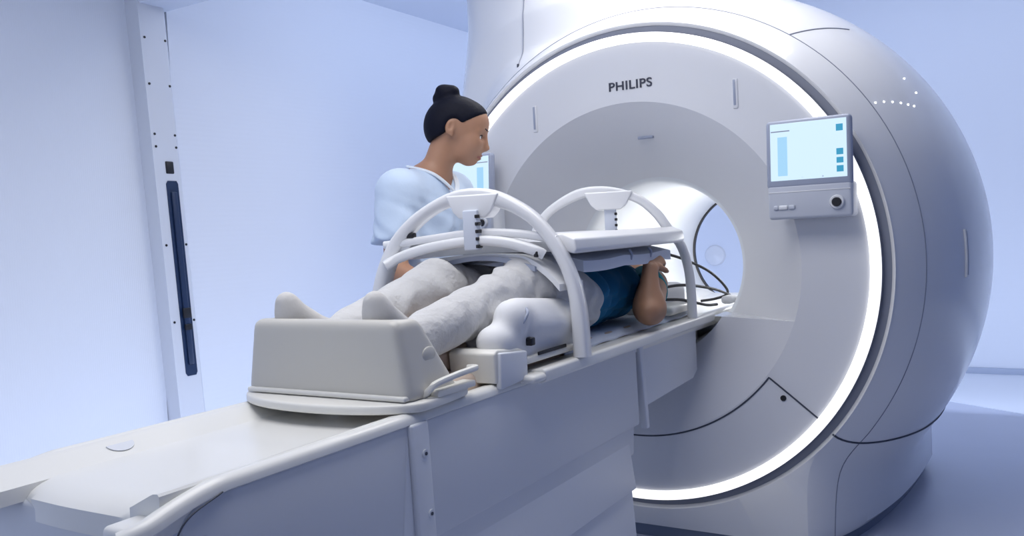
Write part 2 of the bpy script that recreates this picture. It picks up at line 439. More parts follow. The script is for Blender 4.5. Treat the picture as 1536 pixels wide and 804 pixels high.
obj('bore_liner', lathe_y([(RB, DF), (.37, DF+.015), (.36, DF+.05), (.352, DF+.2), (.345, YE-.06)], 160), M['tunnel'], sc)
obj('bore_lamp', lathe_y([(.341, .66), (.338, .67), (.338, 1.3), (.341, 1.31)], 24, math.radians(-12), math.radians(38)), M['bore_lamp'], sc)
obj('bore_end_seal', lathe_y([(.345, YE-.09), (.337, YE-.085), (.337, YE-.062), (.345, YE-.058)], 120), M['black'], sc)
obj('light_ring', lathe_y([(.916, .004), (.918, -.010), (.925, -.014), (.946, -.014), (.953, -.010), (.955, .006)], 256), M['ring'], sc)
obj('rim_groove', lathe_y([(.955, .004), (.957, .036), (.988, .036)], 256), M['rim'], sc)
# kick plate below the cover
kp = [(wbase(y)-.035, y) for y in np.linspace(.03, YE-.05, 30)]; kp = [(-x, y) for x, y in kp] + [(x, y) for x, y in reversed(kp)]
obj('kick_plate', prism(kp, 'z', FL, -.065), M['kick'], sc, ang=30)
obj('floor_bolt', disc((.80, .22, -.095), .012, 'y', .02, 12), M['black'], sc)
# panel seams, thin dark gaskets lying in the surfaces
def seam(pts, r=.0028, m='seam'): return sweep(pts, circ(r, 6), (.3, .2, 1) if abs(pts[0][0]-pts[-1][0]) > .05 else (0, 1, 0))
ysm = .165
up = [shell_pt(t, ysm) for t in np.radians(np.linspace(-37, 222, 150))]
obj('seam', sweep(up, circ(.0022, 6), (0, 1, 0)), M['rim'], sc)
for s in (-1, 1):
    a = math.radians(-37) if s > 0 else math.radians(217)
    pts = [shell_pt(a-s*k_*math.radians(23)/14, ysm-.05*k_/14) for k_ in range(15)]
    pts = [p for p in pts]
    obj('seam', sweep(pts, circ(.0022, 6), (0, 1, 0)), M['rim'], sc)
    aa = [math.radians(-33-2*k_/10) for k_ in range(11)]
    # ring to seam, then round the flank
    yy = np.concatenate([np.linspace(.02, .2, 8), np.linspace(.25, 1.3, 24)])
    pts = []
    for y in yy:
        zt = .300+.085*math.exp(-y/.10)-.02*math.sin(min(1, y/1.3)*PI)+.05*max(0, y-.6)
        lo, hi = -PI/2, 0
        for _ in range(40):
            mid = (lo+hi)/2
            if shell_pt(mid, y)[2] < zt: lo = mid
            else: hi = mid
        p = shell_pt(mid, y, .001); pts.append((s*p[0], p[1], p[2]))
    obj('seam', sweep(pts, circ(.004, 6), (0, 0, 1)), M['seam'], sc)
    # seam in the lower front face: arc under the funnel then up to the ring
    a0, a1 = math.radians(-90), math.radians(-38)
    arc = [(s*.69*math.cos(t), -.001, ZC+.69*math.sin(t)) for t in np.linspace(a0, a1, 40)]
    arc += [(s*(.69+.225*q)*math.cos(a1+.02*q), -.001, ZC+(.69+.225*q)*math.sin(a1-.025*q)) for q in np.linspace(.02, 1, 10)]
    obj('seam', sweep(arc, circ(.0032, 6), (0, 1, 0)), M['seam'], sc)
    if s > 0:     # shoulder seam running back over the top
        pts = [shell_pt(math.radians(54.5-4.5*q), ysm+.36*q) for q in np.linspace(0, 1, 24)]
        obj('seam', sweep(pts, circ(.003, 6), (0, 0, 1)), M['rim'], sc)
bpy.context.view_layer.update()
pts = []
for z in np.linspace(2.0, 2.62, 26):
    best = 9
    for o in (cover, housing):
        hit, loc, nor, _ = o.ray_cast((-.755, -1.0, z), (0, 1, 0))
        if hit: best = min(best, loc.y)
    if best < 9: pts.append((-.755, best-.001, z))
obj('seam', sweep(pts, circ(.003, 6), (0, 1, 0)), M['rim'], sc)
obj('seam_pin', rbox(pts[0], (.012, .010, .02), .004), M['seam'], sc)
obj('bolt_hole', disc((.595, -.004, .499), .011, 'y', .006, 16), M['black'], sc)
# slots in the face
for x in (-.417, .459):
    r_ = obj('slot_recess', [rbox((x, 0, 1.66), (.022, .012, .115), .0055, 3)], M['face'], sc)
    obj('slot_groove', [rbox((x-.002, -.005, 1.664), (.010, .006, .098), .0025, 2)], M['bezel'], r_)
obj('laser_window', [rbox((.035, fdepth(.55, False)-.002, 1.545), (.07, .012, .012), .004, 2, (math.radians(40), 0, 0))], M['bezel'], sc)
# lettering on the face
fc = bpy.data.curves.new('lettering', 'FONT'); fc.body = 'PHILIPS'; fc.size = .05; fc.extrude = .002; fc.space_character = 1.06; fc.offset = .0006
fo = bpy.data.objects.new('lettering_curve', fc); C.objects.link(fo)
bpy.context.view_layer.update()
me = bpy.data.meshes.new_from_object(fo.evaluated_get(bpy.context.evaluated_depsgraph_get())); bpy.data.objects.remove(fo)
vx = [v.co.x for v in me.vertices]; vy = [v.co.y for v in me.vertices]; k_ = .188/(max(vx)-min(vx)); ky = .036/(max(vy)-min(vy)); x0 = min(vx)
for v in me.vertices: v.co = Vector((-.062+(v.co.x-x0)*k_, -.0015-v.co.z, 1.733+v.co.y*ky))
me.materials.append(M['letter']); lo_ = bpy.data.objects.new('lettering', me); C.objects.link(lo_); lo_.parent = sc
# glowing dots on the flank, put in as reflections of ceiling lamps
def flank_dir(x, y, z):
    t = math.atan2(z-ZC, x); return shell_pt(t, y, .001)
for y in (-.0,): pass
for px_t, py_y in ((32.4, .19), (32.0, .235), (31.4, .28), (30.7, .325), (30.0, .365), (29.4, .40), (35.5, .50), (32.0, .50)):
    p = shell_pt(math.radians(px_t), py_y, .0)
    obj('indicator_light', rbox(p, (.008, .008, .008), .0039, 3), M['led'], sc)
# grip slot on the flank
gp = [shell_pt(math.radians(a), .44, -.004) for a in np.linspace(4.8, -4.0, 12)]
g_ = obj('grip_recess', sweep(gp, rrect(.046, .012, .005), lambda t: (1, 0, 0)), M['gloss'], sc)
gp = [shell_pt(math.radians(a), .44, .003) for a in np.linspace(4.4, -3.6, 12)]
obj('grip_gasket', sweep(gp, rrect(.030, .004, .0015), lambda t: (1, 0, 0)), M['bezel'], g_)
# control monitors either side of the bore
def monitor(s):
    cx = .739*s
    con = obj('control_console', [rbox((cx, -.055, 1.235), (.29, .11, .125), .012, 3), rbox((cx, -.06, 1.315), (.265, .06, .05), .01, 2)], M['console'], sc)
    obj('console_groove', [box2((cx-.14, -.1115, 1.268), (cx+.14, -.109, 1.272), .0005)], M['coil'], con)
    kx = cx+.095
    obj('knob_collar', lathe_y([(.0, -.122), (.022, -.122), (.025, -.118), (.025, -.10)], 32, zc=0), M['coil'], con).location = (kx, 0, 1.225)
    obj('knob', lathe_y([(.0, -.132), (.014, -.132), (.016, -.128), (.016, -.11)], 32, zc=0), M['black'], con).location = (kx, 0, 1.225)
    for dx, w_, m_ in ((-.115, .018, 'console'), (-.09, .032, 'coil'), (-.06, .024, 'console')):
        obj('console_button', rbox((cx+dx, -.112, 1.215), (w_, .012, .016), .005), M[m_], con)
    # screen leaning back a little
    A = Matrix.Translation((cx, -.085, 1.405)) @ Matrix.Rotation(math.radians(-4), 4, 'X')
    def tr(d): return [A @ Vector(p) for p in d[0]], d[1]
    bz = obj('monitor_bezel', tr(rbox((0, 0, 0), (.296, .034, .25), .015, 4)), M['bezel'], sc)
    obj('screen', tr(rbox((0, -.0165, .008), (.262, .004, .205), .001, 1)), M['screen'], bz)
    obj('screen_menu', tr(rbox((-.088*s, -.019, -.008), (.034, .0012, .14), .0004, 1)), M['screen_dark'], bz)
    obj('screen_header', tr(rbox((-.095*s, -.019, .083), (.066, .0012, .004), .0004, 1)), M['bezel'], bz)
    for z, h in ((.078, .024), (-.006, .022), (-.036, .02), (-.066, .022)):
        obj('screen_button', tr(rbox((.108*s, -.019, z), (.023, .0014, h), .0005 if h < .024 else .0006, 1)), M['teal_ui'], bz)
    for dx in (-.02, .05):
        obj('bezel_sensor', tr(disc((dx, -.0185, -.088), .003, 'y', .001, 10)), M['bezel'], bz)
monitor(1); monitor(-1)

wf = tag(obj('wall_fitting', [lathe_y([(0, -.035), (.055, -.032), (.085, -.020), (.095, 0)], 32, zc=0)], M['coil']), 'white round wall fitting on the far wall seen through the bore', 'wall fitting')
wf.location = (-1.051, WY-.001, .869)

# ================================================================== THE TABLE
tb = thing('patient_table', 'long white patient table running into the scanner bore, on a grey-blue pedestal', 'table')
YF, YB = -2.42, 1.55       # foot end, end inside the bore
# bed: a raised middle with a rounded lip at the foot end
def bed_z(x, y):
    d = max(0, (YF+.065+.3*x*x)-y)/.075; z = .768
    if d > 0: z -= .034*(1-math.sqrt(max(0, 1-min(d, 1)**2)))
    return z
us = np.linspace(-.172, .172, 30); vs = np.concatenate([np.linspace(YF, YF+.15, 16), np.linspace(YF+.2, YB, 12)])
OB_ = obj('bed', slab(lambda x, y: (x, y-.022*(1-(x/.172)**2)*max(0, 1-(y-YF)/.15), bed_z(x, y)), us, vs, .04), M['table'], tb, ang=50)
def rail_z(y):
    d = max(0, (-2.31)-y)/.165; return .798-.034*min(1.15, d)**1.6
for s in (-1, 1):
    # sloped inner wall, then the rounded outer rim that dips at the foot end
    path = [(s*.242, y, .798) for y in ((-2.43 if s > 0 else -2.48), -2.426, -2.3, -2.0, -1.0, YB)]
    sec = [(-.086, -.06), (-.085, -.032), (-.078, -.029), (-.030, -.006), (-.022, -.003), (-.012, -.002), (-.008, -.006), (-.008, -.06)]
    obj('rail', sweep(path, [(s*a, b) for a, b in sec], (0, 0, 1)), M['table'], tb, ang=40)
    path = [(s*(.242-.02*max(0, (-2.45-y)/.05)**2), y, rail_z(y)) for y in np.concatenate([np.linspace(-2.50, -2.25, 20), np.linspace(-2.1, YB, 12)])]
    sec = [(-.016, -.05), (-.016, -.010), (-.011, -.003), (-.003, 0), (.006, -.001), (.014, -.006), (.018, -.013), (.019, -.023), (.009, -.028), (.008, -.05)]
    obj('rail_rim', sweep(path, [(s*a, b) for a, b in sec], (0, 0, 1)), M['table'], tb, ang=50)
    obj('channel_shelf', [rbox((s*.204, -2.452, .744), (.066, .080, .026), .010, 3)], M['table'], tb)
# body under the bed and the end face
obj('table_body', [prism([(-.25, .742), (.25, .742), (.252, .70), (.242, .40), (-.242, .40), (-.252, .70)], 'y', YF-.012, -.60, .012), ], M['panel'], tb)
for s in (-1, 1):
    obj('side_panel', [prism([(-2.36, .776), (-.58, .776), (-.575, .50), (-2.34, .50), (-2.43, .60), (-2.43, .70), (-2.40, .75)], 'x', s*.236, s*.255, .008)], M['panel'], tb)
obj('end_seam', tube([(.262, -2.33, .775), (.262, -2.40, .752), (.262, -2.43, .715), (.26, -2.445, .66), (.256, -2.445, .52)], .0016, 6), M['seam'], tb)
# sliding top edge nearer the scanner, a slightly wider plate with a lip
obj('tabletop_edge', [prism([(.205, .772), (.205, .802), (.296, .812), (.304, .806), (.304, .780), (.29, .772)], 'y', -1.30, .12, .004),
                      prism([(-.205, .772), (-.205, .802), (-.296, .812), (-.304, .806), (-.304, .780), (-.29, .772)], 'y', -1.30, .12, .004)], M['table'], tb)
obj('edge_lip', [rbox((.27, -1.325, .792), (.07, .07, .022), .010, 3)], M['table'], tb)
# pedestal with two stepped bands
obj('pedestal', [prism([(-.235, .52), (.235, .52), (.262, .30), (-.262, .30)], 'y', -1.86, -.645, .004)], M['strip'], tb, ang=30)
obj('pedestal_base', [prism([(-.250, .305), (.250, .305), (.275, FL), (-.275, FL)], 'y', -1.82, -.655, .004)], M['strip'], tb, ang=30)
st = obj('bolted_strip', [prism([(-1.832, .775), (-1.770, .775), (-1.752, .30), (-1.815, .30)], 'x', .246, .268, .006),
                          prism([(-1.832, .775), (-1.825, .30), (-1.90, .30)], 'x', .240, .258, .004)], M['strip'], tb)
for y, z in ((-1.79, .705), (-1.781, .569)):
    b_ = obj('bolt', lathe_y([(0, 0), (.009, 0), (.010, .003), (.010, .006)], 20, zc=0), M['strip'], st); b_.rotation_euler = (0, 0, PI/2); b_.location = (.271, y, z)
    b2 = obj('bolt_socket', disc((0, 0, 0), .004, 'y', -.002, 6), M['seam'], b_)
obj('end_strip', [prism([(-.566, .768), (-.534, .768), (-.506, .475), (-.528, .475)], 'x', .236, .262, .004)], M['strip'], tb)
for s in (-1, 1):
    obj('dock_panel', [prism([(-.54, .772), (.05, .772), (.05, .585), (-.0, .56), (-.52, .545)], 'x', s*.225, s*.245, .004)], M['strip'], tb)
obj('under_beam', [box2((-.15, -.7, .60), (.15, .35, .745), .01)], M['panel'], tb)
gs = obj('grip_slot', prism([(.030*math.cos(t), -.026*math.sin(t)+.012) for t in np.linspace(PI, 0, 14)], 'z', 0, .0015), M['strip'], tb, smooth=False)
gs.matrix_world = Matrix.Translation((-.188, -2.205, .7815)) @ Matrix.Rotation(math.radians(25.6), 4, 'Y') @ Matrix.Rotation(math.radians(90), 4, 'Z')
obj('mattress', [rbox((0, -.70, .800), (.40, 1.72, .052), .018, 3)], M['beige'], tb)
obj('mattress_sheet', slab(lambda x, y: (x, y, .8285-.022*max(0, (abs(x)-.17)/.05)**2+.0015*math.sin(y*40+x*30)), np.linspace(-.215, .215, 24), np.linspace(-1.02, .16, 60), .006), M['sheet'], tb)

# foot support: tray plate, hollow box open at the back, carrying handle
fs = thing('foot_support_box', 'cream hollow foot box with rounded corners standing across the patient table', 'foot rest')
bf = Field((-.32, -1.9, .78), (.32, -1.55, 1.06), .006)
bf.rboxd((0, -1.715, .907), (.240, .100, .092), .020, taper=.07)
sl, (X, Y, Z) = bf.all()
e = ((Y+1.650)*.86+(Z-.87)*.50)            # sloping back edge of the cheeks
bf.mix(sl, (-e).astype(np.float32), .02, 'sub')
bf.rboxd((0, -1.63, .96), (.208, .148, .14), .025, .008, 'sub', taper=.05)
fobj('box_shell', bf, M['boxgrey'], fs, 3)
obj('box_flange', [rbox((0, -1.717, .827), (.492, .212, .012), .005)], M['cream'], fs)
def plate_pt(t, g): 
    x = .275*math.cos(t); y = -1.775+.115*math.sin(t) if math.sin(t) < 0 else -1.775+.30*min(1, math.sin(t)*3)*.6
    return x*g, y*g+(1-g)*-1.74
pl = [plate_pt(t, 1) for t in np.linspace(0, 2*PI, 72, endpoint=False)]
obj('tray_plate', [prism(pl, 'z', .797, .819, .007, 3)], M['cream'], fs)
for s in (-1, 1):
    o = obj('cheek_badge', lathe_y([(0, -.002), (.022, -.002), (.025, 0), (.025, .004)], 32, zc=0), M['boxgrey'], fs)
    o.rotation_euler = (0, math.radians(-10*s), s*PI/2); o.scale = (1, 1, .7); o.location = (s*.2392, -1.718, .912)
hp = [(.236, -1.755, .815), (.262, -1.752, .838), (.270, -1.735, .850), (.272, -1.66, .857), (.270, -1.58, .860), (.245, -1.57, .858)]
obj('carry_handle', sweep(spline(hp, 6), rrect(.016, .014, .005, 2), (0, .2, 1)), M['cream'], fs)
obj('handle_foot', [rbox((.255, -1.66, .825), (.04, .15, .016), .005)], M['cream'], fs)

# clamp block on the table edge
cb = thing('table_clamp_block', 'cream clamp block on the near table edge behind the foot box', 'clamp')
obj('clamp_body', [prism([(-1.475, .800), (-1.34, .800), (-1.335, .868), (-1.36, .876), (-1.465, .886), (-1.480, .876)], 'x', .12, .262, .006)], M['cream'], cb)
obj('clamp_side_plate', [prism([(-1.470, .785), (-1.335, .793), (-1.333, .866), (-1.465, .878)], 'x', .255, .272, .005)], M['strip'], cb)
obj('clamp_pin', [rbox((.262, -1.30, .885), (.022, .022, .022), .004)], M['black'], cb)

# leg cushion
lc = thing('leg_positioning_cushion', 'white moulded leg cushion with a rounded end beside the patient\'s near leg', 'cushion')
cf = Field((.02, -1.48, .78), (.36, -.88, 1.05), .007)
cf.rboxd((.17, -1.16, .875), (.085, .22, .05), .03)
cf.cone((.215, -1.29, .955), (.20, -1.02, .925), .046, .05, .03)
cf.ball((.225, -1.335, .945), (.045, .05, .055), .02)
cf.ball((.215, -1.40, .895), (.05, .05, .045), .03)
cf.cone((.24, -1.25, .925), (.24, -1.02, .90), .03, .028, .03)
fobj('cushion_body', cf, M['cushion'], lc)
obj('cushion_base', [box2((.09, -1.37, .826), (.268, -.99, .845), .006)], M['cream'], lc)
obj('cushion_strap', [tube([(.262, -1.345, .93), (.272, -1.325, .96), (.262, -1.31, .975)], .004, 8)], M['bezel'], lc)
obj('cushion_slot', [rbox((.268, -1.19, .848), (.006, .16, .010), .002)], M['black'], lc)

wg = tag(obj('leg_wedge', prism([(-1.58, .826), (-1.12, .826), (-1.14, .922), (-1.54, .872)], 'x', -.19, .112, .012), M['beige']), 'beige foam wedge under the patient\'s calves behind the foot box', 'foam wedge')
# coil frame: two hoops, the rails between them, an arched shell and its mats
cfm = thing('coil_frame', 'white body coil bridge of two arched hoops standing over the patient', 'coil frame')
def hoop(name, outer, inner, a, b, wid):
    n = 60; O = np.array(spline([(x, 0, z) for x, z in outer], 10)); I = np.array(spline([(x, 0, z) for x, z in inner], 10))
    def res(P):
        L = np.r_[0, np.cumsum(np.linalg.norm(np.diff(P, axis=0), axis=1))]; t = np.linspace(0, L[-1], n)
        return np.stack([np.interp(t, L, P[:, i]) for i in range(3)], 1)
    O, I = res(O), res(I); V = []; F = []; d = np.array([b, -1, 0])/math.hypot(1, b); h = wid/2; br = .010
    for o_, i_ in zip(O, I):
        o_ = np.array([o_[0], a+b*o_[0], o_[2]]); i_ = np.array([i_[0], a+b*i_[0], i_[2]])
        q = (o_-i_)/np.linalg.norm(o_-i_)
        V += [o_-d*(h-br), o_-d*h*.93-q*.004, o_-d*h-q*br, i_-d*h+q*br, i_-d*(h-br), i_+d*(h-br), i_+d*h+q*br, o_+d*h-q*br, o_+d*h*.93-q*.004, o_+d*(h-br)]
    k = 10
    for i in range(n-1):
        for j in range(k): F.append((i*k+j, i*k+(j+1) % k, (i+1)*k+(j+1) % k, (i+1)*k+j))
    F += [tuple(range(k)), tuple(range((n-1)*k, n*k))]
    return obj(name, (V, F), M['coil'], cfm, ang=50)
ho = [(-.355, .80), (-.355, .93), (-.349, 1.009), (-.323, 1.092), (-.277, 1.173), (-.205, 1.241), (-.114, 1.291), (-.038, 1.313), (.046, 1.309), (.126, 1.272), (.194, 1.219), (.259, 1.129), (.299, 1.032), (.317, .935), (.321, .812)]
hi = [(-.312, .80), (-.311, .93), (-.306, 1.008), (-.282, 1.085), (-.245, 1.150), (-.185, 1.212), (-.110, 1.256), (-.038, 1.268), (.033, 1.265), (.115, 1.236), (.182, 1.185), (.240, 1.095), (.267, 1.02), (.277, .935), (.279, .812)]
h1 = hoop('hoop', ho, hi, -1.13, .2, .062)
ro = [(-.315, .80), (-.318, .93), (-.312, 1.03), (-.290, 1.17), (-.241, 1.251), (-.152, 1.314), (-.078, 1.338), (.018, 1.332), (.113, 1.295), (.181, 1.234), (.215, 1.18), (.265, 1.10), (.288, 1.008), (.295, .92), (.296, .812)]
ri = [(-.284, .80), (-.286, .93), (-.280, 1.03), (-.258, 1.16), (-.212, 1.236), (-.129, 1.284), (-.07, 1.30), (.016, 1.296), (.098, 1.266), (.155, 1.21), (.186, 1.16), (.232, 1.09), (.255, 1.008), (.262, .92), (.263, .812)]
h2 = hoop('hoop', ro, ri, -.19, .4, .05)
def hy(x, f): return (-1.13+.2*x) if f else (-.19+.4*x)
for f, hz, par in ((1, 1.27, h1), (0, 1.29, h2)):
    yaw = math.atan(.2 if f else .4)
    tw = .085 if f else .095
    blk = obj('clamp_block', prism([(-tw, .03), (tw, .03), (tw*.72, -.022), (tw*.5, -.040), (-tw*.5, -.040), (-tw*.72, -.022)], 'y', -.036, .036, .006), M['coil'], par)
    blk.location = (0, hy(0, f), hz-.005); blk.rotation_euler = (0, 0, yaw)
    hp_ = obj('height_plate', [rbox((0, 0, 0), (.046, .030, .118), .004)], M['coilmat'], par)
    hp_.location = (.004, hy(0, f)-(.034 if f else 0), hz-.080); hp_.rotation_euler = (0, 0, yaw)
    for q in range(5):
        obj('height_notch', [rbox((.021, -.002, .040-q*.022), (.010, .032, .010), .002)], M['black'], hp_)
# rails between the hoops on both sides
for s in (1, -1):
    y0, y1 = (-1.06, -.16) if s > 0 else (-1.19, -.30)
    obj('side_rail', [prism([(s*.205, 1.165), (s*.245, 1.168), (s*.287, 1.150), (s*.292, 1.118), (s*.283, 1.106), (s*.262, 1.112), (s*.215, 1.140)], 'y', y0, y1, .006)], M['coil'], cfm, ang=50)
def shell_z(x, y): return 1.170-.10*x*x-.02*((y+.62)/.45)**2
obj('top_shell', slab(lambda x, y: (x, y+.25*x, shell_z(x, y)), np.linspace(-.27, .235, 24), np.linspace(-1.09, -.22, 20), .03), M['coil'], cfm)
obj('coil_mat', slab(lambda x, y: (x, y+.1*x, 1.128-1.1*x*x*.55-.006*abs(math.sin(y*9))), np.linspace(-.275, .268, 30), np.linspace(-1.0, -.28, 50), .034), M['coilmat'], cfm)
for y in (-.62, -.45):
    obj('mat_strap', tube([(.262, y, 1.10), (.270, y+.004, 1.086), (.266, y+.004, 1.066)], .005, 8), M['bezel'], cfm)
obj('front_bar', sweep(spline([(-.275, -1.235, 1.095), (-.24, -1.205, 1.118), (-.15, -1.175, 1.143), (0, -1.15, 1.158), (.10, -1.135, 1.150), (.18, -1.115, 1.125), (.205, -1.10, 1.108)], 8), rrect(.05, .030, .010, 3), (0, 0, 1)), M['coil'], cfm)
obj('cross_bar', sweep(spline([(-.30, -1.19, 1.158), (-.15, -1.16, 1.170), (0, -1.13, 1.182), (.13, -1.10, 1.172), (.235, -1.07, 1.150)], 8), rrect(.05, .024, .009, 3), (0, 0, 1)), M['coil'], cfm)
obj('coil_apron', slab(lambda x, y: (x, y, 1.118-2.3*max(0, x-.12)**2*1.5-1.2*x*x*.3), np.linspace(-.24, .262, 24), np.linspace(-1.12, -.97, 6), .02), M['coil'], cfm)
obj('bar_connector', [rbox((.197, -1.125, 1.112), (.014, .02, .018), .004)], M['black'], cfm)
obj('bar_connector', [rbox((-.218, -1.185, 1.184), (.050, .022, .016), .005)], M['black'], cfm)
obj('under_pad', slab(lambda x, y: (x, y, 1.112-1.0*x*x), np.linspace(-.20, .19, 20), np.linspace(-1.13, -1.0, 4), .014), M['bezel'], cfm)

# head support and cables at the scanner end of the table
hd = thing('head_support', 'white cradle head support behind the patient\'s raised arm', 'head rest')
hf = Field((-.24, -.22, .80), (.24, .30, 1.02), .008)
hf.rboxd((0, .02, .875), (.165, .17, .06), .035)
hf.ball((0, .0, .965), (.105, .15, .10), .01, 'sub')
fobj('cradle', hf, M['cushion'], hd)
obj('pillow', [rbox((.14, -.05, .845), (.20, .26, .036), .016, 3)], M['cream'], hd)
cables = [
 ('black cable looping from the coil down onto the table at the bore', [(.16, -.02, 1.06), (.19, .10, 1.03), (.23, .28, .97), (.25, .42, .90), (.24, .50, .853), (.20, .46, .835), (.16, .38, .832)]),
 ('black cable running straight behind the teal sleeve', [(.17, -.10, .93), (.20, .02, .93), (.22, .16, .915), (.24, .34, .885), (.25, .50, .848)]),
 ('lowest black cable lying on the table behind the teal sleeve', [(.19, -.12, .885), (.215, -.02, .875), (.24, .10, .850), (.25, .2, .832), (.255, .30, .825)])]
for l, p in cables: tag(obj('cable', tube(p, .006, 8), M['black']), l, 'cable', 'coil cables at the bore')
obj_c = tag(obj('cable', [tube([(.296, .25, .764), (.26, .25, .72), (.20, .24, .655), (.14, .24, .62)], .005, 8)], M['black']), 'thin black cable hanging under the table beside the bore', 'cable', 'coil cables at the bore')
ck = tag(obj('cable_plug', [rbox((.27, .43, .835), (.05, .10, .035), .014, 3)], M['cushion']), 'small white cable plug on the table near the bore', 'plug')

# ================================================================== PEOPLE
def rotz(a): return np.array([[math.cos(a), -math.sin(a), 0], [math.sin(a), math.cos(a), 0], [0, 0, 1]])
def hand(F, wrist, d, up, scale=1.0, curl=.5, thumb_side=1, spread=.12):
    """palm, four unequal bent fingers and a thumb. d = pointing direction, up = back of the hand"""
    d = np.array(d, float); d /= np.linalg.norm(d); up = np.array(up, float); up -= d*(up@d); up /= np.linalg.norm(up); s = np.cross(d, up)
    W = np.array(wrist, float); S_ = scale
    pal = W+d*.048*S_
    F.cone(W, W+d*.08*S_, .026*S_, .036*S_, .02, flat=(up, .42))
    for i, (o, L) in enumerate(((-1.5, .070), (-.5, .080), (.5, .076), (1.5, .060))):
        b = W+d*.082*S_+s*o*.0185*S_
        dd = d+s*o*spread*.5; a = curl*.6
        p = b
        for seg, (ln, r0, r1) in enumerate(((.44, .0092, .0085), (.32, .0085, .0078), (.26, .0078, .0066))):
            v = dd*math.cos(a)-up*math.sin(a); v /= np.linalg.norm(v); q = p+v*L*ln*S_
            F.cone(p, q, r0*S_, r1*S_, .004); p = q; a += curl*.75
    t0 = W+d*.022*S_+s*thumb_side*.024*S_; v = d*.72+s*thumb_side*.62-up*.25; v /= np.linalg.norm(v); t1 = t0+v*.042*S_
    v2 = d*.9+s*thumb_side*.2-up*.35; v2 /= np.linalg.norm(v2)
    F.cone(t0, t1, .0125*S_, .0105*S_, .008); F.cone(t1, t1+v2*.03*S_, .010*S_, .0078*S_, .004)

# ---------------------------------------------------------------- the woman standing behind the table
nurse = thing('person', 'woman with black hair in a bun wearing a pale blue v-neck scrub top', 'person')
NX, NY = -.56, -.62
HC = np.array([-.445, -.575, 1.583]); HY = math.radians(31.3-7)     # ear point and heading of the head
ND = math.radians(7)
RH = rotz(HY) @ np.array([[math.cos(ND), 0, math.sin(ND)], [0, 1, 0], [-math.sin(ND), 0, math.cos(ND)]]); KS = .945
def hl(x, y, z): return HC+KS*(RH@np.array([x, y, z]))
def hr(v): return RH@np.array(v, float)
HR = RH.T      # rows: local axes in the world
Fb = Field((-1.0, -1.15, FL-.01), (0.0, .0, 1.80), .0055)
def hb_(c, r, k=.02, mode='add', tilt=0):
    R = HR
    if tilt: R = np.array([[math.cos(tilt), 0, math.sin(tilt)], [0, 1, 0], [-math.sin(tilt), 0, math.cos(tilt)]])@HR
    Fb.ball(hl(*c), np.array(r if not np.isscalar(r) else [r]*3)*KS, k, mode, R)
def hc_(a, b, ra, rb, k=.012, mode='add', flat=None): Fb.cone(hl(*a), hl(*b), ra*KS, rb*KS, k, mode, flat)
# skull, face, jaw
hb_((.006, 0, .022), (.113, .078, .096))
hb_((.072, 0, .020), (.064, .062, .062), .03)
hb_((.066, 0, -.050), (.058, .056, .072), .03)
hb_((.050, 0, -.098), (.046, .049, .040), .03, tilt=.5)
hb_((.064, 0, -.128), (.023, .024, .020), .02)
for s in (-1, 1):
    hb_((.085, s*.036, -.058), (.028, .022, .026), .03)       # cheek
    hc_((.118, s*.012, -.010), (.104, s*.046, -.012), .010, .008, .012)
    hb_((.124, s*.030, -.033), (.020, .019, .014), .012, 'sub')
    # eyelids
    hc_((.114, s*.016, -.027), (.106, s*.044, -.029), .0055, .005, .004); hc_((.111, s*.017, -.043), (.104, s*.043, -.041), .0045, .004, .005)
    hb_((.113, s*.011, -.083), (.011, .009, .008), .006)      # nostril wings
    # ear
    hb_((-.004, s*.076, -.006), (.020, .011, .032), .006, tilt=-.2); hb_((.002, s*.089, -.002), (.011, .012, .019), .003, 'sub', tilt=-.2); hb_((.004, s*.076, -.034), (.010, .007, .010), .006)
hc_((.124, 0, -.022), (.134, 0, -.070), .0075, .0105, .010)     # nose
hb_((.135, 0, -.076), (.011, .011, .009), .006); hc_((.128, 0, -.082), (.112, 0, -.088), .007, .006, .006)
hb_((.108, 0, -.106), (.012, .022, .006), .006); hb_((.104, 0, -.118), (.012, .019, .0065), .006)
hc_((.113, .024, -.1105), (.113, -.024, -.1105), .0025, .0025, .003, 'sub')
hb_((.083, 0, -.130), (.014, .016, .012), .012)
# neck, trunk, legs
Fb.cone(hl(-.035, 0, -.07), (NX+.035, NY+.005, 1.40), .054, .058, .03)
Fb.ball((NX, NY, 1.24), (.105, .165, .20), .05)
Fb.ball((NX+.0, NY, 1.36), (.075, .165, .075), .05)
Fb.ball((NX, NY, 1.02), (.10, .14, .16), .06)
Fb.ball((NX, NY, .88), (.115, .165, .13), .06)
for s in (-1, 1):
    Fb.cone((NX, NY+s*.085, .86), (NX+.01, NY+s*.095, .40), .085, .055, .03); Fb.cone((NX+.01, NY+s*.095, .40), (NX-.02, NY+s*.10, -.04), .056, .036, .02)
    Fb.cone((NX-.04, NY+s*.10, -.085), (NX+.11, NY+s*.115, -.098), .034, .026, .02)
# near arm down, forearm forward under the coil
Fb.ball((NX+.0, NY-.165, 1.345), .058, .04)
Fb.cone((NX, NY-.175, 1.345), (-.535, -.865, 1.065), .052, .043, .03)
Fb.cone((-.535, -.865, 1.065), (-.325, -.905, .985), .043, .030, .02)
hand(Fb, (-.325, -.905, .985), (1, .12, -.1), (.1, 0, 1), 1.0, .5, 1)
# far arm reaching the coil's far side
Fb.ball((NX, NY+.165, 1.345), .058, .04)
Fb.cone((NX, NY+.175, 1.345), (-.53, -.385, 1.07), .052, .043, .03)
Fb.cone((-.53, -.385, 1.07), (-.37, -.33, .94), .043, .030, .02)
hand(Fb, (-.37, -.33, .94), (1, .1, -.75), (.6, 0, 1), 1.0, .4, -1)
nb = fobj('body', Fb, M['skin_dark'], nurse, 1)
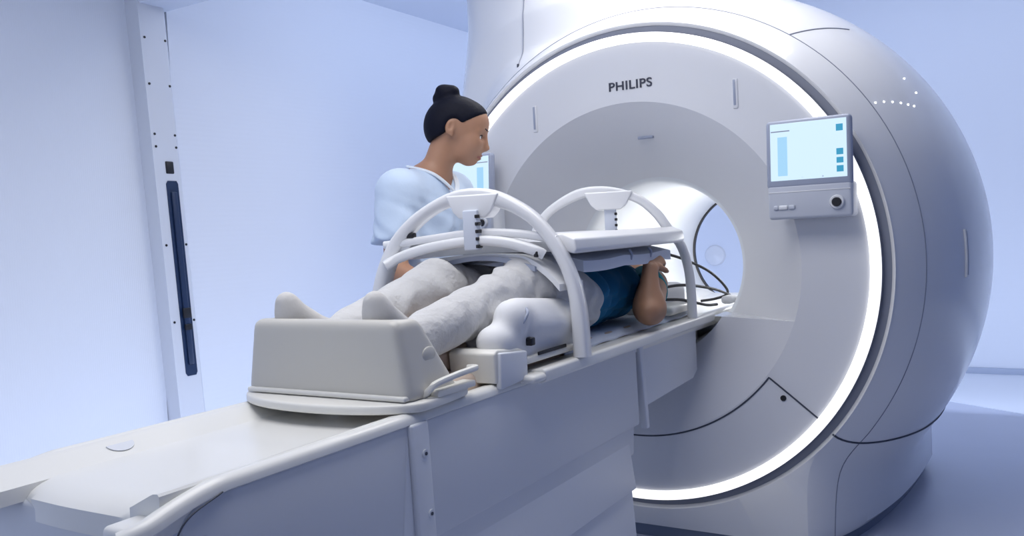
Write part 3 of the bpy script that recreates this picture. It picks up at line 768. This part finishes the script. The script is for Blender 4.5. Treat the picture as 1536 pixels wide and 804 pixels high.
# lips as a second material of the same skin
nb.data.materials.append(M['lip'])
co = np.zeros(len(nb.data.vertices)*3); nb.data.vertices.foreach_get('co', co); co = co.reshape(-1, 3)
lc_ = ((co-HC)@RH)/KS
lipv = (lc_[:, 0] > .098) & (np.abs(lc_[:, 1]) < .0225) & (np.abs(lc_[:, 2]+.1115) < .0105*(1-.5*(np.abs(lc_[:, 1])/.0225)**2))
for p in nb.data.polygons:
    if all(lipv[i] for i in p.vertices): p.material_index = 1
for s in (-1, 1):
    ey = obj('eye', rbox((0, 0, 0), (.023, .023, .023), .0115, 5), M['eyewhite'], nurse); ey.location = hl(.1035, s*.030, -.0345)
    ir = obj('iris', lathe_y([(0, -.0122), (.004, -.0118), (.0062, -.0105), (.0058, -.0095)], 20, zc=0), M['iris'], ey)
    ir.rotation_euler = (math.radians(0), math.radians(0), HY+PI/2-s*.12)
    eb = obj('eyebrow', sweep([hl(.1335, s*.012, -.006), hl(.1285, s*.026, .000), hl(.1175, s*.042, -.001), hl(.106, s*.051, -.008)], rrect(.003, .006, .0012, 2), (0, 0, 1)), M['hair'], nurse)
    obj('eyelash', tube([hl(.1165, s*.018, -.030), hl(.1165, s*.030, -.0265), hl(.109, s*.043, -.031)], .0014, 6), M['hair'], nurse)
# hair: swept back into a bun
Fh = Field((-.66, -.76, 1.42), (-.26, -.40, 1.80), .005)
def hh_(c, r, k=.02, mode='add'): Fh.ball(hl(*c), np.array([r]*3 if np.isscalar(r) else r)*KS, k, mode, HR)
hh_((.003, 0, .025), (.122, .088, .103)); hh_((.068, 0, .032), (.066, .070, .066), .02); hh_((-.050, 0, -.010), (.072, .075, .080), .03)
def hplane(p, n): Fh.cut(hr(n), hl(*p), .006)
hplane((.060, 0, .022), (.50, 0, -.86))
for s in (-1, 1): Fh.ball(hl(.012, s*.098, -.018), np.array((.040, .045, .052))*KS, .01, 'sub', HR)
hh_((-.040, .0, .128), (.046, .044, .040), .012); hh_((-.066, .01, .112), (.034, .036, .032), .01); hh_((-.018, -.006, .142), (.028, .03, .024), .01); hh_((-.055, -.012, .142), (.030, .03, .024), .01)
fobj('hair', Fh, M['hair'], nurse, 2)
obj('hair_tie', sweep([hl(-.036+.040*math.cos(t), .038*math.sin(t), .103+.012*math.cos(t)) for t in np.linspace(0, 2*PI, 30, endpoint=False)], circ(.006, 6), (0, 0, 1), True), M['hair'], nurse)
# scrub top
Fs = Field((-1.0, -1.15, .72), (-.15, -.05, 1.52), .007)
Fs.ball((NX, NY, 1.235), (.132, .190, .20), .05)
Fs.ball((NX-.005, NY, 1.352), (.095, .185, .075), .06)
Fs.ball((NX, NY, 1.02), (.135, .185, .20), .06)
Fs.ball((NX, NY, .88), (.145, .20, .14), .06)
for s, ex, ey in ((-1, -.545, -.862), (1, -.54, -.40)):
    Fs.ball((NX, NY+s*.165, 1.345), .082, .05)
    a = np.array((NX, NY+s*.172, 1.34)); b = np.array((ex, ey, 1.065)); dirv = (b-a)/np.linalg.norm(b-a)
    Fs.cone(a, a+dirv*.27, .080, .088, .03)
    # hem of the sleeve
    c_ = a+dirv*.190; sl, (X, Y, Z) = Fs.block(c_-.13, c_+.13)
    reg = ((X-c_[0])*dirv[0]+(Y-c_[1])*dirv[1]+(Z-c_[2])*dirv[2])
    side = np.where((Y-NY)*s > .155, reg, -1.0); Fs.d[sl] = np.maximum(Fs.d[sl], side.astype(np.float32))
sl, (X, Y, Z) = Fs.all()
vneck = np.maximum(np.abs(Y-NY)*.80-(Z-1.335)*.56, (NX-.02)-X)            # V at the front
Fs.mix(sl, vneck.astype(np.float32), .004, 'sub')
Fs.cone((NX-.02, NY, 1.40), (NX+.06, NY, 1.52), .068, .078, .006, 'sub')
Fs.displace(lambda x, y, z: .0045*np.sin(38*y+22*z+9*np.sin(17*z+8*x))*np.clip((1.36-z)*5, 0, 1)+.004*np.sin(30*x-45*z+6*np.sin(20*y))*np.clip((1.36-z)*5, 0, 1))
fobj('scrub_top', Fs, M['scrub'], nurse, 2)
for s in (-1, 1):
    pts = [(NX+.137, NY, 1.332), (NX+.118, NY+s*.036, 1.372), (NX+.082, NY+s*.062, 1.408), (NX+.03, NY+s*.078, 1.430), (NX-.03, NY+s*.066, 1.443), (NX-.066, NY+s*.0, 1.442)]
    obj('neck_trim', sweep(spline(pts, 8), rrect(.018, .010, .004, 2), (.5, 0, 1)), M['trim'], nurse)
Ft = Field((-.85, -.95, FL), (-.25, -.28, .95), .012)
for s in (-1, 1):
    Ft.cone((NX, NY+s*.085, .84), (NX+.01, NY+s*.098, .40), .112, .090, .03); Ft.cone((NX+.01, NY+s*.098, .40), (NX-.02, NY+s*.10, -.03), .090, .078, .02)
Ft.cut((0, 0, -1), (0, 0, -.055))
fobj('trousers', Ft, M['scrub'], nurse)
for s in (-1, 1):
    Fz = Field((-.75, NY-.25, FL-.01), (-.35, NY+.25, .02), .008)
    Fz.cone((NX-.045, NY+s*.10, -.070), (NX+.115, NY+s*.115, -.078), .047, .040, .02); Fz.cut((0, 0, -1), (0, 0, FL+.001))
    fobj('shoe', Fz, M['coil'], nurse)
obj('wristwatch', lathe_y([(.037, -.012), (.040, -.010), (.040, .010), (.037, .012)], 24, zc=0), M['black'], nurse).location = (-.372, -.899, 1.004)
_o = C.objects[-1]; _o.rotation_euler = (0, math.radians(0), PI/2); _o.rotation_euler = (math.radians(-20), 0, math.radians(-100))

# ---------------------------------------------------------------- the patient lying on the table
pat = thing('person', 'patient in blue t-shirt and grey trousers lying on the table under the coil', 'person')
Fp = Field((-.40, -1.95, .79), (.40, .25, 1.16), .0055)
Fp.ball((0, -.74, .935), (.165, .14, .100), .05)
Fp.ball((0, -.58, .935), (.140, .16, .092), .05)
Fp.ball((0, -.38, .940), (.165, .17, .105), .05)
Fp.cone((0, -.24, .93), (0, -.10, .935), .058, .056, .04)
Fp.ball((0, .005, .955), (.074, .105, .088), .03)      # head, face up
Fp.ball((0, -.045, .975), (.055, .065, .062), .03)
Fp.cone((0, -.045, 1.035), (0, -.03, 1.05), .009, .009, .012)
for s in (-1, 1): Fp.ball((s*.076, .0, .945), (.010, .022, .022), .006)
for s, kn, an in ((-1, (-.13, -1.185, 1.025), (-.155, -1.60, .925)), (1, (.115, -1.085, 1.02), (.108, -1.60, .925))):
    Fp.cone((s*.085, -.74, .935), kn, .085, .058, .04); Fp.cone(kn, an, .056, .038, .03)
    x = an[0]+.01*s
    Fp.cone((an[0], -1.625, .905), (x, -1.725, .885), .036, .030, .02); Fp.cone((an[0], -1.64, .93), (x, -1.735, 1.00), .036, .028, .02); Fp.cone((x, -1.735, .90), (x, -1.750, 1.035), .028, .020, .02)
# the near arm: bent, the hand holding the coil mat's edge
SH, EL, WR = np.array((.195, -.265, .955)), np.array((.272, -.497, .888)), np.array((.266, -.452, 1.025))
Fp.cone(SH, EL+np.array((-.01, .03, .01)), .058, .054, .03); Fp.cone(EL, WR, .047, .027, .03)
Fp.ball(EL+np.array((.0, .02, -.005)), .052, .02)
hand(Fp, WR+np.array((.0, .008, .014)), (-.10, .93, .20), (.55, -.1, .8), .98, .75, 1, .12)
Fp.ball(EL+np.array((.012, -.030, -.010)), .034, .03)
# the far arm along the body
Fp.cone((-.185, -.265, .95), (-.245, -.50, .875), .056, .044, .03); Fp.cone((-.245, -.50, .875), (-.235, -.72, .87), .043, .030, .02)
hand(Fp, (-.235, -.72, .87), (.05, -1, 0), (0, 0, 1), 1, .4, 1)
fobj('body', Fp, M['skin_arm'], pat, 1)
# face-up features and hair, inside the head support
Fx = Field((-.13, -.12, .84), (.13, .16, 1.08), .006)
Fx.ball((0, .018, .952), (.082, .108, .094), .02); Fx.cut((0, -.75, .66), (0, .0, 1.005), .01); 
fobj('hair', Fx, M['hair'], pat)
for s in (-1, 1):
    ey = obj('eye', rbox((s*.028, .012, 1.026), (.022, .022, .018), .009, 4), M['eyewhite'], pat)
    obj('iris', disc((s*.028, .012, 1.0345), .005, 'z', .001, 14), M['iris'], ey)
obj('mouth', tube([(-.02, -.083, 1.024), (0, -.083, 1.030), (.02, -.083, 1.024)], .005, 8), M['lip'], pat)
# trousers
Fg = Field((-.34, -1.68, .80), (.34, -.55, 1.14), .006)
Fg.ball((0, -.76, .94), (.205, .16, .112), .05)
for s, kn, an in ((-1, (-.13, -1.185, 1.022), (-.15, -1.60, .925)), (1, (.118, -1.085, 1.018), (.108, -1.60, .925))):
    Fg.cone((s*.095, -.76, .94), kn, .105, .078, .04); Fg.cone(kn, an, .077, .058, .03)
    Fg.ball((kn[0], kn[1]+.02, kn[2]-.015), .082, .03)
Fg.displace(lambda x, y, z: .0075*np.sin(50*(y*.8+.7*z)+4*np.sin(15*x+11*z)+3*np.sin(11*y))*np.clip(1.2-np.abs(y+1.03)*3.2, .12, 1)+.003*np.sin(70*z-33*y+25*x+3*np.sin(20*y)))
Fg.cut((0, -1, 0), (0, -1.655, 0))
fobj('trousers', Fg, M['greytrouser'], pat, 2)
# t-shirt with its own sleeves
Ft = Field((-.34, -.95, .80), (.40, -.05, 1.14), .006)
Ft.ball((0, -.70, .94), (.208, .19, .112), .05); Ft.ball((0, -.52, .945), (.195, .2, .115), .05); Ft.ball((0, -.36, .95), (.195, .16, .112), .05)
Ft.displace(lambda x, y, z: .006*np.sin(46*y+16*np.sin(9*z+6*x))+.004*np.sin(70*y-25*z))
Ft.cut((0, -1, .25), (0, -.80, .93))
Ft.cut((0, 1, .0), (0, -.215, .93), .03)
Ft.cut((0, 0, -1), (0, 0, .834))
fobj('t_shirt', Ft, M['shirt'], pat, 2)
for s in (-1, 1):
    Fq = Field((-.36, -.5, .82), (.36, -.08, 1.10), .006)
    e = EL if s > 0 else np.array((-.245, -.50, .875)); a = np.array((s*.165, -.245, .955)); d = (e-a)/np.linalg.norm(e-a)
    Fq.cone(a, a+d*.13, .074, .076, .02); Fq.cut(d, a+d*.095)
    fobj('sleeve', Fq, M['teal'], pat, 2)
for s, an in ((-1, (-.155, -1.60, .925)), (1, (.108, -1.60, .925))):
    Fk = Field((-.3, -1.85, .82), (.3, -1.52, 1.10), .006); x = an[0]+.01*s
    Fk.cone((an[0], -1.58, .925), (an[0], -1.63, .925), .046, .046, .02); Fk.cone((an[0], -1.63, .905), (x, -1.735, .885), .044, .036, .02)
    Fk.cone((an[0], -1.645, .935), (x, -1.735, 1.005), .046, .036, .03); Fk.cone((x, -1.735, .90), (x, -1.753, 1.035), .036, .026, .025)
    fobj('sock', Fk, M['sock'], pat, 2)

# ------------------------------------------------------------------ lift the whole place so that the floor is at zero
for o in list(S.objects):
    if o.parent is None:
        if o is cam: o.matrix_world = Matrix.Translation((0, 0, GROUND)) @ o.matrix_world
        else: o.location.z += GROUND
